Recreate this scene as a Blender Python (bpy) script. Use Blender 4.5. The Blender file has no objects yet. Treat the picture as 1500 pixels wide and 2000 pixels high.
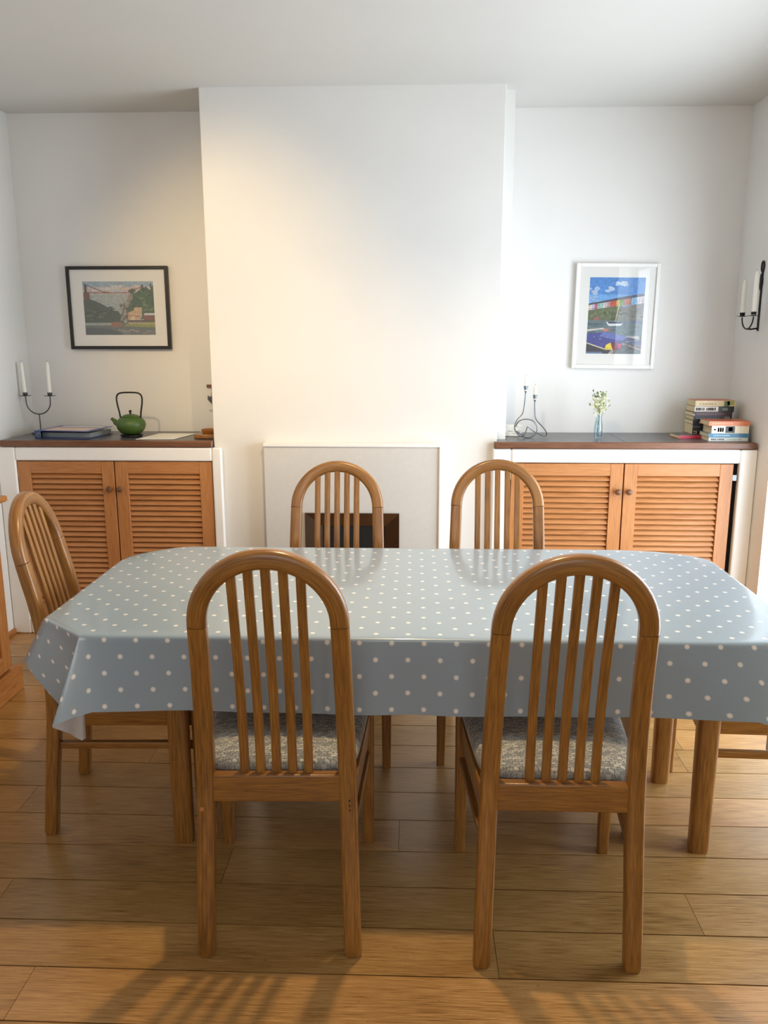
import bpy, bmesh, math, random
from mathutils import Vector, Matrix
random.seed(7)
S = bpy.context.scene
C = S.collection
PI = math.pi

# ------------------------------------------------------------------ camera
cam_d = bpy.data.cameras.new('camera'); cam = bpy.data.objects.new('camera', cam_d); C.objects.link(cam)
cam_d.sensor_fit = 'HORIZONTAL'; cam_d.sensor_width = 36.0; cam_d.lens = 36.0*1601.4/1500
cam_d.clip_start = 0.05
R_ = Vector((0.9993323, 0.03652101, -0.00108393)); U_ = Vector((-0.00653261, 0.20778459, 0.97815279))
F_ = Vector((-0.03594835, 0.9774926, -0.20788443))
m = Matrix((R_, U_, -F_)).transposed().to_4x4(); m.translation = (0, 0, 1.5)
cam.matrix_world = m
S.camera = cam

# ------------------------------------------------------------------ light and exposure
S.view_settings.view_transform = 'Standard'; S.view_settings.look = 'None'
S.view_settings.gamma = 1.0; S.view_settings.use_curve_mapping = False
S.view_settings.exposure = 0.12
S.cycles.max_bounces = 8; S.cycles.diffuse_bounces = 5; S.cycles.glossy_bounces = 4
S.cycles.transparent_max_bounces = 12; S.cycles.caustics_reflective = False; S.cycles.caustics_refractive = False
S.cycles.sample_clamp_indirect = 6.0; S.cycles.use_denoising = True
w = bpy.data.worlds.new('sky'); S.world = w; w.use_nodes = True
bg = w.node_tree.nodes['Background']; bg.inputs[0].default_value = (0.84, 0.92, 1.0, 1); bg.inputs[1].default_value = 1.7

def area(name, loc, rot, sx, sy, power, col):
    l = bpy.data.lights.new(name, 'AREA'); l.shape = 'RECTANGLE'; l.size = sx; l.size_y = sy; l.energy = power; l.color = col
    o = bpy.data.objects.new(name, l); C.objects.link(o); o.location = loc; o.rotation_euler = rot
    return o
DOOR_Y0, DOOR_Y1, DOOR_Z1 = 1.80, 3.83, 2.08
area('daylight_door', (1.98, (DOOR_Y0+DOOR_Y1)/2, 1.06), (0, PI/2, 0), 2.0, 1.95, 98, (0.78, 0.89, 1.0))
area('daylight_rear', (0.1, -2.45, 1.65), (PI/2, 0, 0), 3.0, 1.1, 22, (1.0, 0.97, 0.93))
LAMP = Vector((-0.04, 2.21, 2.49))
lp = bpy.data.lights.new('ceiling_lamp_bulb', 'SPOT'); lp.energy = 84; lp.color = (1.0, 0.72, 0.38); lp.spot_size = math.radians(150); lp.spot_blend = 0.6; lp.shadow_soft_size = 0.035
lpo = bpy.data.objects.new('ceiling_lamp_bulb', lp); C.objects.link(lpo); lpo.location = LAMP
sp = bpy.data.lights.new('spotlight_bulb', 'SPOT'); sp.energy = 105; sp.color = (1.0, 0.70, 0.32); sp.spot_size = math.radians(50); sp.spot_blend = 1.0; sp.shadow_soft_size = 0.04
spo = bpy.data.objects.new('spotlight_bulb', sp); C.objects.link(spo)
SPOT = Vector((-1.42, 2.10, 2.50))
spo.location = SPOT; spo.rotation_euler = (Vector((-0.95, 4.0, 1.70))-SPOT).to_track_quat('-Z', 'Y').to_euler()

# ------------------------------------------------------------------ materials
def srgb(r, g, b):
    f = lambda c: (c/255/12.92 if c/255 <= 0.04045 else ((c/255+0.055)/1.055)**2.4)
    return (f(r), f(g), f(b), 1)
class NT:
    def __init__(s, name):
        s.m = bpy.data.materials.new(name); s.m.use_nodes = True; s.t = s.m.node_tree; s.n = s.t.nodes
        s.b = s.n['Principled BSDF']; s.out = s.n['Material Output']
    def new(s, t, **k):
        n = s.n.new(t)
        for a, v in k.items(): setattr(n, a, v)
        return n
    def link(s, a, b): s.t.links.new(a, b)
    def math(s, op, a, b=None, c=None):
        n = s.new('ShaderNodeMath', operation=op)
        for i, v in enumerate((a, b, c)):
            if v is None: continue
            if isinstance(v, (int, float)): n.inputs[i].default_value = v
            else: s.link(v, n.inputs[i])
        return n.outputs[0]
    def ramp(s, fac, stops):
        n = s.new('ShaderNodeValToRGB'); e = n.color_ramp.elements
        while len(e) < len(stops): e.new(0.5)
        for i, (p, c) in enumerate(stops): e[i].position = p; e[i].color = c
        s.link(fac, n.inputs[0]); return n.outputs[0]
    def mix(s, fac, a, b, mode='MIX'):
        n = s.new('ShaderNodeMix', data_type='RGBA', blend_type=mode)
        for i, v in ((0, fac), (6, a), (7, b)):
            if isinstance(v, (int, float)): n.inputs[i].default_value = v
            elif isinstance(v, tuple): n.inputs[i].default_value = v
            else: s.link(v, n.inputs[i])
        return n.outputs[2]
    def noise(s, vec, scale, detail=3, rough=0.5, dist=0.0):
        n = s.new('ShaderNodeTexNoise'); n.inputs['Scale'].default_value = scale; n.inputs['Detail'].default_value = detail
        n.inputs['Roughness'].default_value = rough; n.inputs['Distortion'].default_value = dist
        if vec is not None: s.link(vec, n.inputs['Vector'])
        return n.outputs['Fac']
    def bump(s, h, strength=0.2, dist=0.002):
        n = s.new('ShaderNodeBump'); n.inputs['Strength'].default_value = strength; n.inputs['Distance'].default_value = dist
        s.link(h, n.inputs['Height']); s.link(n.outputs[0], s.b.inputs['Normal'])
    def mapping(s, vec, scale, loc=(0, 0, 0)):
        n = s.new('ShaderNodeMapping'); n.inputs['Scale'].default_value = scale; n.inputs['Location'].default_value = loc
        s.link(vec, n.inputs['Vector']); return n.outputs[0]
def plain(name, col, rough=0.5, metal=0.0, coat=0.0, noise=0.06, nscale=30, bump=0.0):
    k = NT(name); tc = k.new('ShaderNodeTexCoord')
    nz = k.noise(tc.outputs['Object'], nscale, 4)
    d = tuple(max(0, c*(1-noise)) for c in col[:3])+(1,); l = tuple(min(1, c*(1+noise)) for c in col[:3])+(1,)
    k.link(k.ramp(nz, [(0.3, d), (0.7, l)]), k.b.inputs['Base Color'])
    k.b.inputs['Roughness'].default_value = rough; k.b.inputs['Metallic'].default_value = metal
    k.b.inputs['Coat Weight'].default_value = coat; k.b.inputs['Coat Roughness'].default_value = 0.15
    if bump: k.bump(nz, bump, 0.002)
    return k.m
def wood(name, dark, mid, light, rough=0.38, coat=0.15, gs=1.0, plank=False, bumps=0.12):
    k = NT(name); tc = k.new('ShaderNodeTexCoord'); oi = k.new('ShaderNodeObjectInfo')
    off = k.new('ShaderNodeVectorMath', operation='ADD'); cmb = k.new('ShaderNodeCombineXYZ')
    r = k.math('MULTIPLY', oi.outputs['Random'], 37.0)
    k.link(r, cmb.inputs[0]); k.link(r, cmb.inputs[1])
    k.link(tc.outputs['UV'], off.inputs[0]); k.link(cmb.outputs[0], off.inputs[1])
    v = off.outputs[0]
    big = k.noise(k.mapping(v, (1.3*gs, 17*gs, 1)), 1.0, 3, 0.45, 0.4)          # cathedral figure
    fine = k.noise(k.mapping(v, (12*gs, 270*gs, 1)), 1.0, 4, 0.6)               # pores
    blot = k.noise(k.mapping(v, (2.2, 5, 1), (3, 9, 0)), 1.0, 2)
    rings = k.math('FRACT', k.math('MULTIPLY', big, 9.0))
    rings = k.math('ABSOLUTE', k.math('SUBTRACT', rings, 0.5))
    a = k.math('ADD', k.math('MULTIPLY_ADD', fine, 0.78, 0.085), k.math('MULTIPLY', rings, 0.14))
    a = k.math('ADD', a, k.math('MULTIPLY', k.math('SUBTRACT', blot, 0.5), 0.35))
    col = k.ramp(a, [(0.24, dark), (0.47, mid), (0.76, light)])
    if plank:
        at = k.new('ShaderNodeAttribute', attribute_name='tone')
        hs = k.new('ShaderNodeHueSaturation'); k.link(col, hs.inputs['Color'])
        k.link(k.math('MULTIPLY_ADD', at.outputs['Fac'], 0.30, 0.85), hs.inputs['Value'])
        k.link(k.math('MULTIPLY_ADD', at.outputs['Fac'], -0.008, 0.504), hs.inputs['Hue'])
        # small dark flecks and scratches worn into the boards
        fl = k.noise(k.mapping(v, (38, 110, 1)), 1.0, 2, 0.5)
        flm = k.ramp(fl, [(0.70, (0, 0, 0, 1)), (0.77, (1, 1, 1, 1))])
        col = k.mix(k.math('MULTIPLY', flm, 0.5), hs.outputs[0], srgb(86, 58, 30))
    k.link(col, k.b.inputs['Base Color'])
    rr = k.math('MULTIPLY_ADD', fine, 0.25, rough-0.12); k.link(rr, k.b.inputs['Roughness'])
    k.b.inputs['Coat Weight'].default_value = coat; k.b.inputs['Coat Roughness'].default_value = 0.22
    k.bump(a, bumps, 0.0006)
    return k.m
M = {}
M['wall'] = plain('wall_paint', srgb(226, 224, 220), 0.75, noise=0.02, nscale=3, bump=0.02)
M['ceiling'] = plain('ceiling_paint', srgb(208, 207, 202), 0.8, noise=0.015, nscale=2)
M['plaster'] = plain('white_gloss_plaster', srgb(238, 236, 232), 0.42, noise=0.02, nscale=6, bump=0.06)
M['panel'] = plain('hearth_panel', srgb(206, 204, 200), 0.6, noise=0.02, nscale=45)
M['floor'] = wood('floorboards', srgb(98, 66, 32), srgb(156, 116, 64), srgb(190, 150, 94), 0.34, 0.22, 1.0, True)
M['gap'] = plain('floor_gap', srgb(40, 24, 14), 0.8)
M['oak'] = wood('oak', srgb(76, 45, 14), srgb(134, 88, 34), srgb(172, 122, 56), 0.34, 0.35)
M['pine'] = wood('pine_louvre', srgb(142, 86, 40), srgb(178, 118, 66), srgb(198, 140, 88), 0.42, 0.12, 0.9)
M['oldpine'] = wood('aged_pine', srgb(110, 64, 24), srgb(160, 102, 48), srgb(190, 134, 76), 0.45, 0.1, 0.8)
M['darkwood'] = wood('brown_edge', srgb(68, 40, 22), srgb(104, 64, 38), srgb(132, 88, 58), 0.4, 0.2)
M['slate'] = plain('slate_top', srgb(84, 84, 88), 0.32, noise=0.25, nscale=14, coat=0.1, bump=0.1)
M['black'] = plain('black_iron', srgb(24, 24, 25), 0.45, 0.3)
M['blackframe'] = plain('black_frame', srgb(20, 18, 18), 0.35)
M['whiteframe'] = plain('white_frame', srgb(232, 230, 226), 0.4, noise=0.01)
M['mat'] = plain('mount_board', srgb(240, 238, 232), 0.8, noise=0.01)
M['wax'] = plain('candle_wax', srgb(240, 236, 226), 0.5, noise=0.01)
M['wax'].node_tree.nodes['Principled BSDF'].inputs['Subsurface Weight'].default_value = 0.1
M['steel'] = plain('steel', srgb(118, 124, 130), 0.3, 0.7)
M['greyiron'] = plain('grey_iron', srgb(92, 92, 94), 0.4, 0.8)
M['green'] = plain('green_enamel', srgb(66, 92, 34), 0.42, noise=0.12, nscale=160, bump=0.25)
M['bronze'] = plain('bronze_metal', srgb(104, 84, 68), 0.3, 0.85)
M['soot'] = plain('soot_black', srgb(10, 9, 9), 0.8)
M['dark'] = plain('cupboard_interior', srgb(44, 30, 20), 0.8)
M['paper'] = plain('paper', srgb(236, 232, 222), 0.8, noise=0.02)
M['brass'] = plain('brass', srgb(200, 180, 130), 0.35, 1.0)
M['binder'] = plain('blue_binder_plastic', srgb(52, 72, 136), 0.3, coat=0.3)
M['pages'] = plain('book_pages', srgb(214, 196, 158), 0.8, noise=0.12, nscale=300)
M['whitepvc'] = plain('white_window_frame', srgb(240, 241, 242), 0.35, noise=0.01)
M['leafgreen'] = plain('leaf', srgb(112, 132, 70), 0.5, noise=0.2)
M['petal'] = plain('petal', srgb(236, 238, 206), 0.6, noise=0.06)

def glassy(name, tint=(1, 1, 1, 1), refl=1.0):
    k = NT(name); k.n.remove(k.b)
    tr = k.new('ShaderNodeBsdfTransparent'); tr.inputs[0].default_value = tint
    gl = k.new('ShaderNodeBsdfGlossy'); gl.inputs['Roughness'].default_value = 0.02
    lw = k.new('ShaderNodeLayerWeight'); fac = k.math('MULTIPLY_ADD', k.math('POWER', lw.outputs['Facing'], 4.0), 0.6, 0.045)
    mx = k.new('ShaderNodeMixShader'); k.link(k.math('MULTIPLY', fac, refl), mx.inputs[0])
    k.link(tr.outputs[0], mx.inputs[1]); k.link(gl.outputs[0], mx.inputs[2]); k.link(mx.outputs[0], k.out.inputs[0])
    return k.m
M['pane'] = glassy('window_glass')
M['picglass'] = glassy('picture_glass', refl=1.5)
M['vaseglass'] = glassy('vase_glass', (0.86, 0.92, 0.95, 1), 1.3)

def seat_material():
    k = NT('seat_fabric'); tc = k.new('ShaderNodeTexCoord')
    v = k.mapping(tc.outputs['Object'], (1, 1, 1))
    ck = k.new('ShaderNodeTexBrick'); ck.offset = 0.5; ck.inputs['Scale'].default_value = 1.0
    ck.inputs['Brick Width'].default_value = 0.015; ck.inputs['Row Height'].default_value = 0.0075
    ck.inputs['Mortar Size'].default_value = 0.0011; ck.inputs['Bias'].default_value = 0.1
    ck.inputs['Color1'].default_value = srgb(204, 196, 176); ck.inputs['Color2'].default_value = srgb(110, 110, 104); ck.inputs['Mortar'].default_value = srgb(84, 88, 88)
    wv = k.noise(v, 170, 2, 0.5)
    vd = k.new('ShaderNodeVectorMath', operation='ADD')
    cx = k.new('ShaderNodeCombineXYZ'); k.link(k.math('MULTIPLY', k.math('SUBTRACT', wv, 0.5), 0.008), cx.inputs[0]); k.link(k.math('MULTIPLY', k.math('SUBTRACT', wv, 0.5), 0.012), cx.inputs[1])
    k.link(v, vd.inputs[0]); k.link(cx.outputs[0], vd.inputs[1]); k.link(vd.outputs[0], ck.inputs['Vector'])
    n = k.noise(v, 420, 3, 0.7)
    col = k.mix(k.ramp(n, [(0.45, (0, 0, 0, 1)), (0.75, (.7, .7, .7, 1))]), ck.outputs['Color'], srgb(200, 198, 190))
    k.link(col, k.b.inputs['Base Color']); k.b.inputs['Roughness'].default_value = 0.75
    k.b.inputs['Sheen Weight'].default_value = 0.3
    k.bump(n, 0.35, 0.002)
    return k.m
M['seat'] = seat_material()

def cloth_material():
    k = NT('polka_dot_oilcloth'); tc = k.new('ShaderNodeTexCoord'); sx = k.new('ShaderNodeSeparateXYZ'); k.link(tc.outputs['UV'], sx.inputs[0])
    P, Q = 0.0815, 0.0850
    u = k.math('DIVIDE', k.math('ADD', sx.outputs[0], 0.786+10*P), P); v = k.math('DIVIDE', k.math('ADD', sx.outputs[1], -1.941+40*Q), Q)
    def cell(off):
        a = k.math('SUBTRACT', k.math('FRACT', k.math('ADD', u, 0.5+off)), 0.5); b = k.math('SUBTRACT', k.math('FRACT', k.math('ADD', v, 0.5+off)), 0.5)
        a = k.math('MULTIPLY', a, P); b = k.math('MULTIPLY', b, Q)
        return k.math('SQRT', k.math('ADD', k.math('MULTIPLY', a, a), k.math('MULTIPLY', b, b)))
    d = k.math('MINIMUM', cell(0.0), cell(0.5))
    f = k.ramp(d, [(0.0060, (1, 1, 1, 1)), (0.0068, (0, 0, 0, 1))])
    geo = k.new('ShaderNodeNewGeometry')
    nz = k.noise(tc.outputs['UV'], 260, 2)
    base = k.mix(nz, srgb(137, 154, 167), srgb(144, 161, 174))
    col = k.mix(f, base, srgb(236, 230, 222))
    col = k.mix(geo.outputs['Backfacing'], col, srgb(226, 228, 232))
    k.link(col, k.b.inputs['Base Color']); k.b.inputs['Roughness'].default_value = 0.38
    k.b.inputs['Coat Weight'].default_value = 0.9; k.b.inputs['Coat Roughness'].default_value = 0.12
    low = k.noise(tc.outputs['UV'], 5.0, 2); k.bump(low, 0.25, 0.006)
    return k.m
M['cloth'] = cloth_material()

# ------------------------------------------------------------------ mesh builder
class MB:
    def __init__(s): s.v = []; s.f = []; s.uv = []; s.mi = []; s.tone = []; s.cur = 0; s.t = 0.5
    def face(s, idx, uvs): s.f.append(list(idx)); s.uv.append(list(uvs)); s.mi.append(s.cur); s.tone.append(s.t)
    def box(s, a, b, grain='x', uvo=None):
        (x0, y0, z0), (x1, y1, z1) = a, b
        o = uvo if uvo is not None else (random.random()*9, random.random()*9)
        i = len(s.v)
        P = [(x0,y0,z0),(x1,y0,z0),(x1,y1,z0),(x0,y1,z0),(x0,y0,z1),(x1,y0,z1),(x1,y1,z1),(x0,y1,z1)]
        s.v += P
        g = 'xyz'.index(grain); o2 = [k for k in range(3) if k != g]
        for q in ((0,3,2,1),(4,5,6,7),(0,1,5,4),(1,2,6,5),(2,3,7,6),(3,0,4,7)):
            uv = []
            for k in q:
                p = P[k]; uv.append((p[g]+o[0], p[o2[0]]+p[o2[1]]*1.07+o[1]))
            s.face([i+k for k in q], uv)
        return s
    def xbox(s, mat4, size, grain='x'):
        n = len(s.v); s.box((-size[0]/2, -size[1]/2, -size[2]/2), (size[0]/2, size[1]/2, size[2]/2), grain)
        for k in range(n, len(s.v)): s.v[k] = tuple(mat4 @ Vector(s.v[k]))
        return s
    def sweep(s, path, size, B=(0, 1, 0), r=None, seg=3, closed=False, caps=True):
        """rounded-rectangle section (w across, d along B) swept along a path of points"""
        path = [Vector(p) for p in path]; n = len(path); B = Vector(B)
        sizes = size if isinstance(size, list) else [size]*n
        rings = []; L = 0; us = []
        o = (random.random()*9, random.random()*9)
        for i, p in enumerate(path):
            if closed: T = path[(i+1) % n]-path[i-1]
            else: T = path[min(i+1, n-1)]-path[max(i-1, 0)]
            T.normalize(); N = T.cross(B).normalized(); D = N.cross(T).normalized()
            wd, dp = sizes[i]; rad = min(r if r is not None else min(wd, dp)*0.25, wd/2*0.999, dp/2*0.999)
            ring = []; per = [0]
            for cx, cy, a0 in ((wd/2-rad, dp/2-rad, 0), (-wd/2+rad, dp/2-rad, 90), (-wd/2+rad, -dp/2+rad, 180), (wd/2-rad, -dp/2+rad, 270)):
                for k in range(seg+1):
                    a = math.radians(a0+90*k/seg); ring.append((cx+rad*math.cos(a), cy+rad*math.sin(a)))
            for k in range(1, len(ring)+1):
                q, q0 = ring[k % len(ring)], ring[k-1]; per.append(per[-1]+math.hypot(q[0]-q0[0], q[1]-q0[1]))
            if rings: per = rings[0][1]
            if i: L += (p-path[i-1]).length
            us.append(L); rings.append((len(s.v), per, len(ring)))
            s.v += [tuple(p+N*a+D*b) for a, b in ring]
        cnt = n if closed else n-1
        for i in range(cnt):
            a, pa, k = rings[i]; b, pb, _ = rings[(i+1) % n]
            ua, ub = us[i], us[i+1] if i+1 < n else us[i]+(path[0]-path[i]).length
            for j in range(k):
                j2 = (j+1) % k
                s.face([a+j, a+j2, b+j2, b+j], [(ua+o[0], pa[j]+o[1]), (ua+o[0], pa[j+1]+o[1]), (ub+o[0], pa[j+1]+o[1]), (ub+o[0], pa[j]+o[1])])
        if caps and not closed:
            for a, rev in ((rings[0][0], True), (rings[-1][0], False)):
                idx = [a+j for j in range(rings[0][2])]
                if rev: idx = idx[::-1]
                s.face(idx, [(s.v[q][0]*5+o[0], s.v[q][1]*5+s.v[q][2]+o[1]) for q in idx])
        return s
    def tube(s, path, rad, n=10, closed=False):
        path = [Vector(p) for p in path]; m = len(path); rads = rad if isinstance(rad, list) else [rad]*m
        prev = None; st = []
        for i, p in enumerate(path):
            T = (path[(i+1) % m]-path[i-1]) if closed else (path[min(i+1, m-1)]-path[max(i-1, 0)])
            T.normalize()
            if prev is None: N = T.orthogonal().normalized()
            else: N = (prev-T*prev.dot(T)).normalized()
            prev = N; Bn = T.cross(N); st.append(len(s.v))
            s.v += [tuple(p+(N*math.cos(2*PI*k/n)+Bn*math.sin(2*PI*k/n))*rads[i]) for k in range(n)]
        for i in range(m if closed else m-1):
            a, b = st[i], st[(i+1) % m]
            for k in range(n):
                k2 = (k+1) % n; s.face([a+k, a+k2, b+k2, b+k], [(i*.02, k*.01), (i*.02, k*.01+.01), (i*.02+.02, k*.01+.01), (i*.02+.02, k*.01)])
        if not closed:
            for a, rev in ((st[0], True), (st[-1], False)):
                idx = [a+k for k in range(n)]
                if rev: idx.reverse()
                s.face(idx, [(0, 0)]*n)
        return s
    def lathe(s, prof, c=(0, 0, 0), n=24, axis='z'):
        st = []
        for r, h in prof:
            st.append(len(s.v))
            for k in range(n):
                a = 2*PI*k/n; p = (r*math.cos(a), r*math.sin(a), h)
                if axis == 'y': p = (p[0], p[2], -p[1])
                if axis == 'x': p = (p[2], p[1], -p[0])
                s.v.append((c[0]+p[0], c[1]+p[1], c[2]+p[2]))
        for i in range(len(prof)-1):
            a, b = st[i], st[i+1]
            for k in range(n):
                k2 = (k+1) % n; s.face([a+k, a+k2, b+k2, b+k], [(k*.01, i*.01), (k*.01+.01, i*.01), (k*.01+.01, i*.01+.01), (k*.01, i*.01+.01)])
        for a, rev, pr in ((st[0], True, prof[0]), (st[-1], False, prof[-1])):
            if pr[0] > 1e-5:
                idx = [a+k for k in range(n)]
                if rev: idx.reverse()
                s.face(idx, [(s.v[q][0], s.v[q][1]) for q in idx])
        return s
    def poly(s, pts, z0, z1, plane='xy', uvo=(0, 0)):
        """extruded polygon; plane 'xz' -> z0,z1 are y values"""
        f = (lambda p, h: (p[0], p[1], h)) if plane == 'xy' else ((lambda p, h: (p[0], h, p[1])) if plane == 'xz' else (lambda p, h: (h, p[0], p[1])))
        i = len(s.v); n = len(pts)
        s.v += [f(p, z0) for p in pts]+[f(p, z1) for p in pts]
        s.face([i+k for k in range(n)][::-1], [(p[0]+uvo[0], p[1]+uvo[1]) for p in pts][::-1])
        s.face([i+n+k for k in range(n)], [(p[0]+uvo[0], p[1]+uvo[1]) for p in pts])
        for k in range(n):
            k2 = (k+1) % n
            s.face([i+k, i+k2, i+n+k2, i+n+k], [(pts[k][0], z0), (pts[k2][0], z0), (pts[k2][0], z1), (pts[k][0], z1)])
        return s
    def sphere(s, c, r, n=10):
        prof = [(r[0]*math.sin(PI*k/n), -r[1]*math.cos(PI*k/n)) for k in range(n+1)]
        prof[0] = (1e-6, prof[0][1]); prof[-1] = (1e-6, prof[-1][1])
        return s.lathe(prof, c, 14)
    def build(s, name, mats, parent=None, bevel=0.0, smooth=True, seg=2, angle=38):
        me = bpy.data.meshes.new(name); me.from_pydata(s.v, [], s.f)
        for mm in (mats if isinstance(mats, (list, tuple)) else [mats]): me.materials.append(M[mm] if isinstance(mm, str) else mm)
        ul = me.uv_layers.new(name='UVMap'); flat = []
        for u in s.uv:
            for q in u: flat += [q[0], q[1]]
        ul.data.foreach_set('uv', flat)
        at = me.attributes.new('tone', 'FLOAT', 'FACE'); at.data.foreach_set('value', s.tone)
        me.polygons.foreach_set('material_index', s.mi)
        bm = bmesh.new(); bm.from_mesh(me); bmesh.ops.recalc_face_normals(bm, faces=bm.faces) if not getattr(s, 'keep', False) else None
        bm.to_mesh(me); bm.free()
        if smooth:
            me.polygons.foreach_set('use_smooth', [True]*len(me.polygons)); me.set_sharp_from_angle(angle=math.radians(angle))
        o = bpy.data.objects.new(name, me); C.objects.link(o)
        if bevel:
            bv = o.modifiers.new('bevel', 'BEVEL'); bv.width = bevel; bv.segments = seg; bv.limit_method = 'ANGLE'; bv.angle_limit = math.radians(40)
        if parent is not None: o.parent = parent
        return o
def tag(o, label, cat, group=None):
    o['label'] = label; o['category'] = cat
    if group: o['group'] = group
    return o
def thing(name, loc, label, cat, rz=0, group=None):
    o = bpy.data.objects.new(name, None); o.empty_display_size = 0.1; C.objects.link(o); o.location = loc; o.rotation_euler = (0, 0, rz)
    return tag(o, label, cat, group)
def struct(o): o['kind'] = 'structure'; return o
def copy_tree(o, parent=None):
    c = o.copy(); C.objects.link(c); c.parent = parent
    for ch in list(o.children): copy_tree(ch, c)
    return c

# ------------------------------------------------------------------ room shell
XL, XR, YC, YA, ZC, YR = -2.07, 1.65, 4.0, 4.40, 2.61, -2.3
CL, CR = -0.988, 0.404
PW, PY = 0.1628, 2.1839
def build_floor():
    b = MB(); b.cur = 1; b.box((XL-.2, YR-.2, -0.08), (XR+.2, YA+.2, -0.014), 'x'); b.cur = 0
    joints = {0: [-0.535], 1: [-1.126, 0.753], 2: [0.212], 3: [-0.914], -1: [-0.038], -2: [-1.277, 0.62], -4: [0.975, -0.95], 4: [0.9], -3: [-0.3, 1.42], 5: [-0.2]}
    rng = random.Random(3)
    for r in range(-15, 29):
        yf = PY-r*PW; yn = yf-PW
        if yf < YR-0.1: break
        yf = min(yf, YA+.1)
        if yf-yn < .02: continue
        js = joints.get(r)
        if js is None:
            x = XL+rng.uniform(0.2, 1.8); js = []
            while x < XR: js.append(x); x += rng.uniform(1.5, 2.3)
        xs = [XL-.15]+sorted(js)+[XR+.15]
        for a, c in zip(xs[:-1], xs[1:]):
            b.t = rng.random(); b.box((a+.0006, yn+.0020, -0.02), (c-.0007, yf-.0020, 0.0), 'x', (rng.random()*40, rng.random()*40))
    return struct(b.build('floor', ['floor', 'gap'], smooth=False))
build_floor()
struct(MB().box((XL-.2, YR-.2, ZC), (XR+.2, YA+.2, ZC+.1)).build('ceiling', 'ceiling'))
struct(MB().box((XL-.2, YA, -.02), (XR+.2, YA+.15, ZC+.02)).build('wall_back', 'wall'))
struct(MB().box((CL, YC, -.02), (CR, YA+.05, ZC+.02)).build('wall_chimney_breast', 'wall', bevel=.004))
struct(MB().box((XL-.15, YR-.15, -.02), (XL, YA+.1, ZC+.02)).build('wall_left', 'wall'))
b = MB()
b.box((XR, DOOR_Y1, -.02), (XR+.25, YA+.1, ZC+.02)); b.box((XR, YR-.15, -.02), (XR+.25, DOOR_Y0, ZC+.02)); b.box((XR, DOOR_Y0, DOOR_Z1), (XR+.25, DOOR_Y1, ZC+.02))
struct(b.build('wall_right', 'wall'))
WX0, WX1, WZ0, WZ1 = -1.35, 1.45, 1.10, 2.25
b = MB()
b.box((XL-.15, YR-.2, -.02), (WX0, YR, ZC+.02)); b.box((WX1, YR-.2, -.02), (XR+.2, YR, ZC+.02)); b.box((WX0, YR-.2, -.02), (WX1, YR, WZ0)); b.box((WX0, YR-.2, WZ1), (WX1, YR, ZC+.02))
struct(b.build('wall_rear', 'wall'))
# boxed-in pipe in the right-hand corner beside the chimney breast
struct(MB().box((CR-.01, 4.09, 0.0), (0.455, YA+.02, ZC+.01)).build('trim_1', 'wall', bevel=.003))
struct(MB().box((XL-.01, 3.31, 0), (XL+.014, 3.97, 0.028), 'y').build('baseboard_left', 'oldpine', bevel=.004))
# glazed garden door on the right
b = MB(); fx0, fx1 = XR+.14, XR+.20
b.box((fx0, DOOR_Y0, 0), (fx1, DOOR_Y1, .06)); b.box((fx0, DOOR_Y0, DOOR_Z1-.06), (fx1, DOOR_Y1, DOOR_Z1))
for y in (DOOR_Y0, (DOOR_Y0+DOOR_Y1)/2-.04, DOOR_Y1-.06): b.box((fx0, y, .06), (fx1, y+(.08 if DOOR_Y0 < y < DOOR_Y1-.1 else .06), DOOR_Z1-.06))
d1 = struct(b.build('door_1', 'whitepvc', bevel=.003))
MB().box((fx0+.025, DOOR_Y0+.06, .06), (fx0+.031, (DOOR_Y0+DOOR_Y1)/2-.04, DOOR_Z1-.06)).build('pane', 'pane', d1)
MB().box((fx0+.025, (DOOR_Y0+DOOR_Y1)/2+.04, .06), (fx0+.031, DOOR_Y1-.06, DOOR_Z1-.06)).build('pane', 'pane', d1)
b = MB(); b.box((WX0, YR-.1, WZ0), (WX1, YR-.05, WZ0+.05)); b.box((WX0, YR-.1, WZ1-.05), (WX1, YR-.05, WZ1))
for x in (WX0, WX0+.9, WX0+1.85, WX1-.05): b.box((x, YR-.1, WZ0+.05), (x+.05, YR-.05, WZ1-.05))
w1 = struct(b.build('window_1', 'whitepvc', bevel=.003))

# ------------------------------------------------------------------ hearth
t = thing('fireplace', (-0.306, YC, 0), 'flat pale grey hearth panel with bronze framed gas fire on chimney breast', 'fireplace')
ox = 0.306
b = MB(); px0, px1, pz = -0.730, 0.122, 0.982; ix0, ix1, iz0, iz1 = -0.535, -0.070, 0.12, 0.655; yf, yb = -0.055, 0.004
for a, c in (((px0, 0), (ix0, pz)), ((ix1, 0), (px1, pz)), ((ix0, 0), (ix1, iz0)), ((ix0, iz1), (ix1, pz))):
    b.box((a[0]+ox, yf, a[1]), (c[0]+ox, yb, c[1]))
b.build('surround_panel', 'panel', t)
MB().box((px0+ox-.004, yf-.008, pz), (px1+ox+.012, yb, pz+.016)).build('top_trim', 'plaster', t, bevel=.003)
MB().box((px1+ox, yf-.008, 0), (px1+ox+.012, yb, pz)).build('side_trim', 'plaster', t, bevel=.003)
b = MB(); X0, X1, Z0, Z1 = ix0+ox, ix1+ox, iz0, iz1; x0, x1, z0, z1 = -0.452+ox, -0.142+ox, 0.20, 0.585; f0, f1 = yf-.012, yf+.02
i = len(b.v); O = [(X0, Z0), (X1, Z0), (X1, Z1), (X0, Z1)]; I = [(x0, z0), (x1, z0), (x1, z1), (x0, z1)]
b.v += [(p[0], f0, p[1]) for p in O]+[(p[0], f1, p[1]) for p in I]+[(p[0], yf+.01, p[1]) for p in O]
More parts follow.
